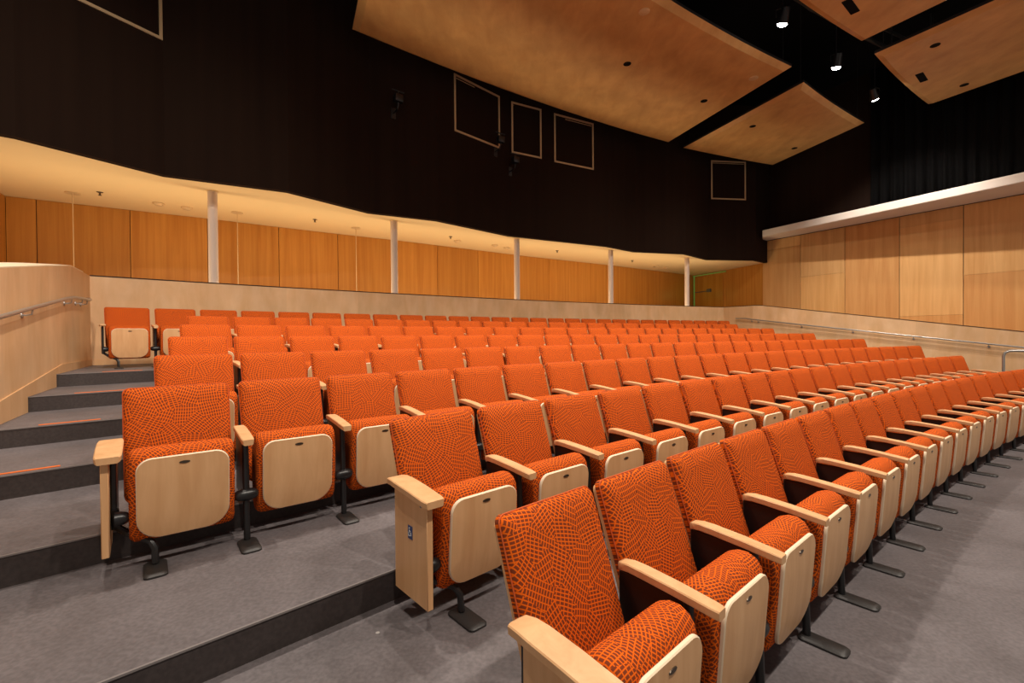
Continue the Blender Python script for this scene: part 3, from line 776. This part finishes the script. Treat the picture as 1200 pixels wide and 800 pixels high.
# hanging plywood ceiling panels
ZC = 7.4
holes = {0: [(2.555, 10.115, 'h'), (4.898, 11.734, 'h'), (2.463, 8.497, 'w'), (5.616, 10.716, 'w')], 1: [(6.876, 13.173, 'h'), (9.021, 14.74, 'h')], 2: [(6.167, 8.408, 'r')], 3: [(8.74, 9.552, 'h'), (10.829, 11.077, 'h'), (9.51, 10.736, 'r')]}
quads = [ ((49.2, 128.95), (49.3, 117.80), (45.12, 118.57), (45.1, 130.2)), ((49.4, 116.92), (49.25, 112.26), (46.0, 112.83), (45.37, 117.45)),
          ((43.85, 127.5), (43.92, 118.10), (40.2, 117.9), (40.2, 127.5)), ((44.03, 117.14), (44.71, 112.29), (40.9, 111.8), (40.3, 116.8)) ]
plabs = ['large plywood ceiling panel hanging over the rows, biggest and left of the gap', 'small square-cornered plywood ceiling panel nearest the upper right wall corner', 'plywood ceiling panel cut off by the top edge, left of its neighbour', 'plywood ceiling panel at the top right with a black slot and two holes']
for n_, (A_, B_, C_, D_) in enumerate(quads):
    K = 16; out = [(A_[0]+(B_[0]-A_[0])*k/K, A_[1]+(B_[1]-A_[1])*k/K) for k in range(K+1)] + [(C_[0]+(D_[0]-C_[0])*k/K, C_[1]+(D_[1]-C_[1])*k/K) for k in range(K+1)]
    pts = [polar(r_, radians(d)) for r_, d in out]
    cen = sum(pts, Vector((0, 0)))/len(pts)
    rt = empty('ceiling_panel', (cen.x, cen.y, ZC), 0, plabs[n_], 'ceiling panel', 'hanging plywood ceiling panels')
    # inset outline for the bevelled rim
    def inset(P, d):
        o2 = []
        m = len(P)
        for i in range(m):
            a_, b_, c_ = P[i-1], P[i], P[(i+1) % m]
            e1 = (b_-a_).normalized(); e2 = (c_-b_).normalized()
            n1 = Vector((-e1.y, e1.x)); nb = Vector((-e2.y, e2.x)); sgn = 1 if n1.dot(cen-b_) > 0 else -1
            bi = (n1+nb)*sgn; k = d/max(.3, (bi.length/2)); o2.append(b_+bi.normalized()*k)
        return o2
    ins = inset(pts, .13)
    bm = bmesh.new()
    r0 = [bm.verts.new((p.x-cen.x, p.y-cen.y, -.07)) for p in ins]; r1 = [bm.verts.new((p.x-cen.x, p.y-cen.y, 0)) for p in pts]
    r2 = [bm.verts.new((p.x-cen.x, p.y-cen.y, .06)) for p in pts]
    bm.faces.new(r0[::-1]); bm.faces.new(r2); m = len(pts)
    for a_, b_ in ((r0, r1), (r1, r2)):
        for i in range(m): bm.faces.new((a_[i], a_[(i+1) % m], b_[(i+1) % m], b_[i]))
    for f in bm.faces: f.material_index = 1 if len(f.verts) > 4 and f.calc_center_median().z > .03 or (len(f.verts) == 4 and f.calc_center_median().z > .01) else 0
    mesh_obj('plywood_deck', bm, [M['cloudply'], M['black']], rt)  # sides and top black: unlit panel edges put into the colour
    for (x, y, kd) in holes[n_]:
        bm = bmesh.new()
        if kd == 'r':
            dd = Vector((.78, .62)); ee = Vector((-.62, .78)); c = Vector((x, y))-cen
            prism(bm, [c-dd*.26-ee*.07, c+dd*.26-ee*.07, c+dd*.26+ee*.07, c-dd*.26+ee*.07], -.079, -.069); mesh_obj('air_slot', bm, M['deepblack'], rt)
        elif kd == 'h':
            rings(bm, [[(x-cen.x+r_*cos(k*pi/12), y-cen.y+r_*sin(k*pi/12), z) for k in range(24)] for r_, z in ((.085, -.069), (.085, -.074), (.07, -.0745), (.06, -.0715))]); mesh_obj('downlight_opening', bm, M['deepblack'], rt, 40)
        else:
            rings(bm, [[(x-cen.x+r_*cos(k*pi/12), y-cen.y+r_*sin(k*pi/12), z) for k in range(24)] for r_, z in ((.10, -.069), (.10, -.078), (.07, -.088))]); mesh_obj('cover_disc', bm, M['detector'], rt, 40)
    # hanging wires up to the ceiling
    for k in (0, K, K+1, 2*K+1):
        p = ins[k]; bm = bmesh.new(); tube(bm, [(p.x-cen.x, p.y-cen.y, .06), (p.x-cen.x, p.y-cen.y, 9.59-ZC)], .006, 5); mesh_obj('hanger_wire', bm, M['black'], rt)

# lighting pipes with stage spotlights
def pipe(r_, d0, d1, z, label):
    pts = [polar(r_, radians(d0+(d1-d0)*k/20)) for k in range(21)]; c = pts[10]
    rt = empty('lighting_pipe', (c.x, c.y, z), 0, label, 'lighting pipe')
    bm = bmesh.new(); tube(bm, [(p.x-c.x, p.y-c.y, 0) for p in pts], .045, 10); tube(bm, [(p.x-c.x+.0, p.y-c.y, .42) for p in pts], .035, 10); mesh_obj('pipe', bm, M['black'], rt, 40)
    for k in range(0, 21, 2):
        bm = bmesh.new(); p = pts[k]; tube(bm, [(p.x-c.x, p.y-c.y, 0), (p.x-c.x, p.y-c.y, 9.59-z)], .018, 6); mesh_obj('drop_rod', bm, M['black'], rt, 40)
    bm = bmesh.new(); tube(bm, [(p.x-c.x+.08, p.y-c.y, .10-.22*abs(sin(k*pi/4.0))) for k, p in enumerate(pts)], .012, 6); mesh_obj('cable', bm, M['black'], rt, 40)
    return rt
pipe(44.55, 134.5, 112.6, 8.25, 'black lighting pipe hung in the gap between the ceiling panels')
def spot_lamp(x, y, z, aim, power, size, label, lens, blend=.6, r_=.06, col=(1, .86, .68)):
    d = (Vector(aim)-Vector((x, y, z))).normalized(); q = d.to_track_quat('-Z', 'Y')
    rt = empty('spotlight', (x, y, z), 0, label, 'spotlight', 'spotlights above the rows')
    Mx = q.to_matrix().to_4x4()
    bm = bmesh.new()
    rings(bm, [[Mx @ Vector((r2*cos(k*pi/8), r2*sin(k*pi/8), zz_)) for k in range(16)] for r2, zz_ in ((.05, .26), (.075, .24), (.08, .12), (.10, .02), (.105, -.02), (.092, -.02), (.088, -.01))], cap=True)
    mesh_obj('housing', bm, M['steelblack'], rt, 40)
    bm = bmesh.new(); rings(bm, [[Mx @ Vector((r2*cos(k*pi/8), r2*sin(k*pi/8), zz_)) for k in range(16)] for r2, zz_ in ((.084, .0), (.084, -.030), (.06, -.052), (.03, -.062))]); mesh_obj('lens', bm, M['lamp'] if lens else M['glass'], rt, 40)
    bm = bmesh.new(); tube(bm, [(-.12, 0, .10), (-.12, 0, .24), (0, 0, .27), (.12, 0, .24), (.12, 0, .10)], .01, 6); tube(bm, [(0, 0, .27), (0, 0, (8.25 if z < 8 else 9.59)-z)], .012, 6); mesh_obj('yoke', bm, M['steelblack'], rt, 40)
    ld = bpy.data.lights.new('spot_light', 'SPOT'); ld.energy = power; ld.spot_size = radians(size); ld.spot_blend = blend; ld.shadow_soft_size = r_; ld.color = col
    lo_ = link(bpy.data.objects.new('lamp_light', ld)); lo_.rotation_euler = q.to_euler(); lo_.location = Mx @ Vector((0, 0, -.13)); lo_.parent = rt
    return rt
# ------------------------------------------------------------------ lights
WARM = (1, .885, .76)
lamp_xy = [(5.113, 8.715, 7.25), (7.119, 10.137, 7.25), (9.027, 11.502, 7.25)]
names = ['lit spotlight with the brightest flare, nearest the top edge', 'lit spotlight in the middle of the three above the gap', 'lit spotlight lowest of the three above the gap, near the far panel']
aims = [(4.6, 11.5, 1.2), (7.2, 12.3, 1.2), (10.95, 12.9, 4.3)]
for k, (x, y, z) in enumerate(lamp_xy):
    spot_lamp(x, y, z, aims[k], *((780, 88) if k == 2 else (560, 125)), names[k], True, .8 if k == 2 else 1, .05, (1, .94, .88) if k == 2 else WARM)
off = ['first', 'second', 'third', 'fourth', 'fifth']
for k, d in enumerate((133.9, 130.6, 127.3, 124.2)):
    p = polar(44.3, radians(d)); a_ = polar(44.6, radians(d))
    spot_lamp(p.x, p.y, 7.25, (a_.x, a_.y, .8), 560, 118, 'spotlight on the pipe above the big ceiling panel, ' + off[k] + ' from its left end', True, .8, .07, WARM)
def rig(r_, d, z, power, tr, size=110):
    p = polar(r_, radians(d)); a_ = polar(tr, radians(d))
    ld = bpy.data.lights.new('house_light', 'SPOT'); ld.energy = power; ld.spot_size = radians(size); ld.spot_blend = 1; ld.shadow_soft_size = .10; ld.color = WARM
    o = link(bpy.data.objects.new('house_light', ld)); o.location = (p.x, p.y, z)
    o.rotation_euler = (Vector((a_.x, a_.y, 1.0))-Vector((p.x, p.y, z))).to_track_quat('-Z', 'Y').to_euler()
for d in (134, 130, 126, 122, 118, 114): rig(39.0, d, 8.2, 930, 43.0)
rig(43.2, 134.2, 7.3, 750, 50.5, 90)
# added unseen area lights behind the parapet, brightening the soffit from below
for k in range(11):
    th = th_left(RW)+.045 + (ang(RC0)-th_left(RW)-.045)*(k+.5)/11
    p = polar(RW+.5, th)
    ld = bpy.data.lights.new('soffit_fill_light', 'AREA'); ld.shape = 'RECTANGLE'; ld.size = 1.6; ld.size_y = .12; ld.energy = 24; ld.color = (1, .78, .50)
    o = link(bpy.data.objects.new('soffit_fill_light', ld)); o.location = (p.x, p.y, 1.9); o.rotation_euler = (pi, 0, th-pi/2)
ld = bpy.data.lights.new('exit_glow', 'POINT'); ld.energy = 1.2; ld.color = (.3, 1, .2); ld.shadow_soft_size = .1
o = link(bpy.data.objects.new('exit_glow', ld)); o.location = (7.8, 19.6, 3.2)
w = bpy.data.worlds.new('World'); SC.world = w; w.use_nodes = True
w.node_tree.nodes['Background'].inputs[0].default_value = (1, .90, .80, 1); w.node_tree.nodes['Background'].inputs[1].default_value = .36

# ------------------------------------------------------------------ camera
cd = bpy.data.cameras.new('camera'); cam = link(bpy.data.objects.new('camera', cd)); SC.camera = cam
cd.sensor_width = 36; cd.lens = 541.512/1200*36; cd.clip_start = .05
cam.matrix_world = Matrix.Translation((0, 0, HC)) @ Matrix.Rotation(pi/2 - .0103647, 4, 'X') @ Matrix.Rotation(.0079686*ROLLSIGN, 4, 'Z')
vs = SC.view_settings; SC.display_settings.display_device = 'sRGB'
vs.view_transform = 'Standard'; vs.look = 'None'; vs.gamma = 1; vs.use_curve_mapping = False; vs.exposure = 0.0
SC.cycles.max_bounces = 8; SC.cycles.diffuse_bounces = 5; SC.cycles.use_denoising = True
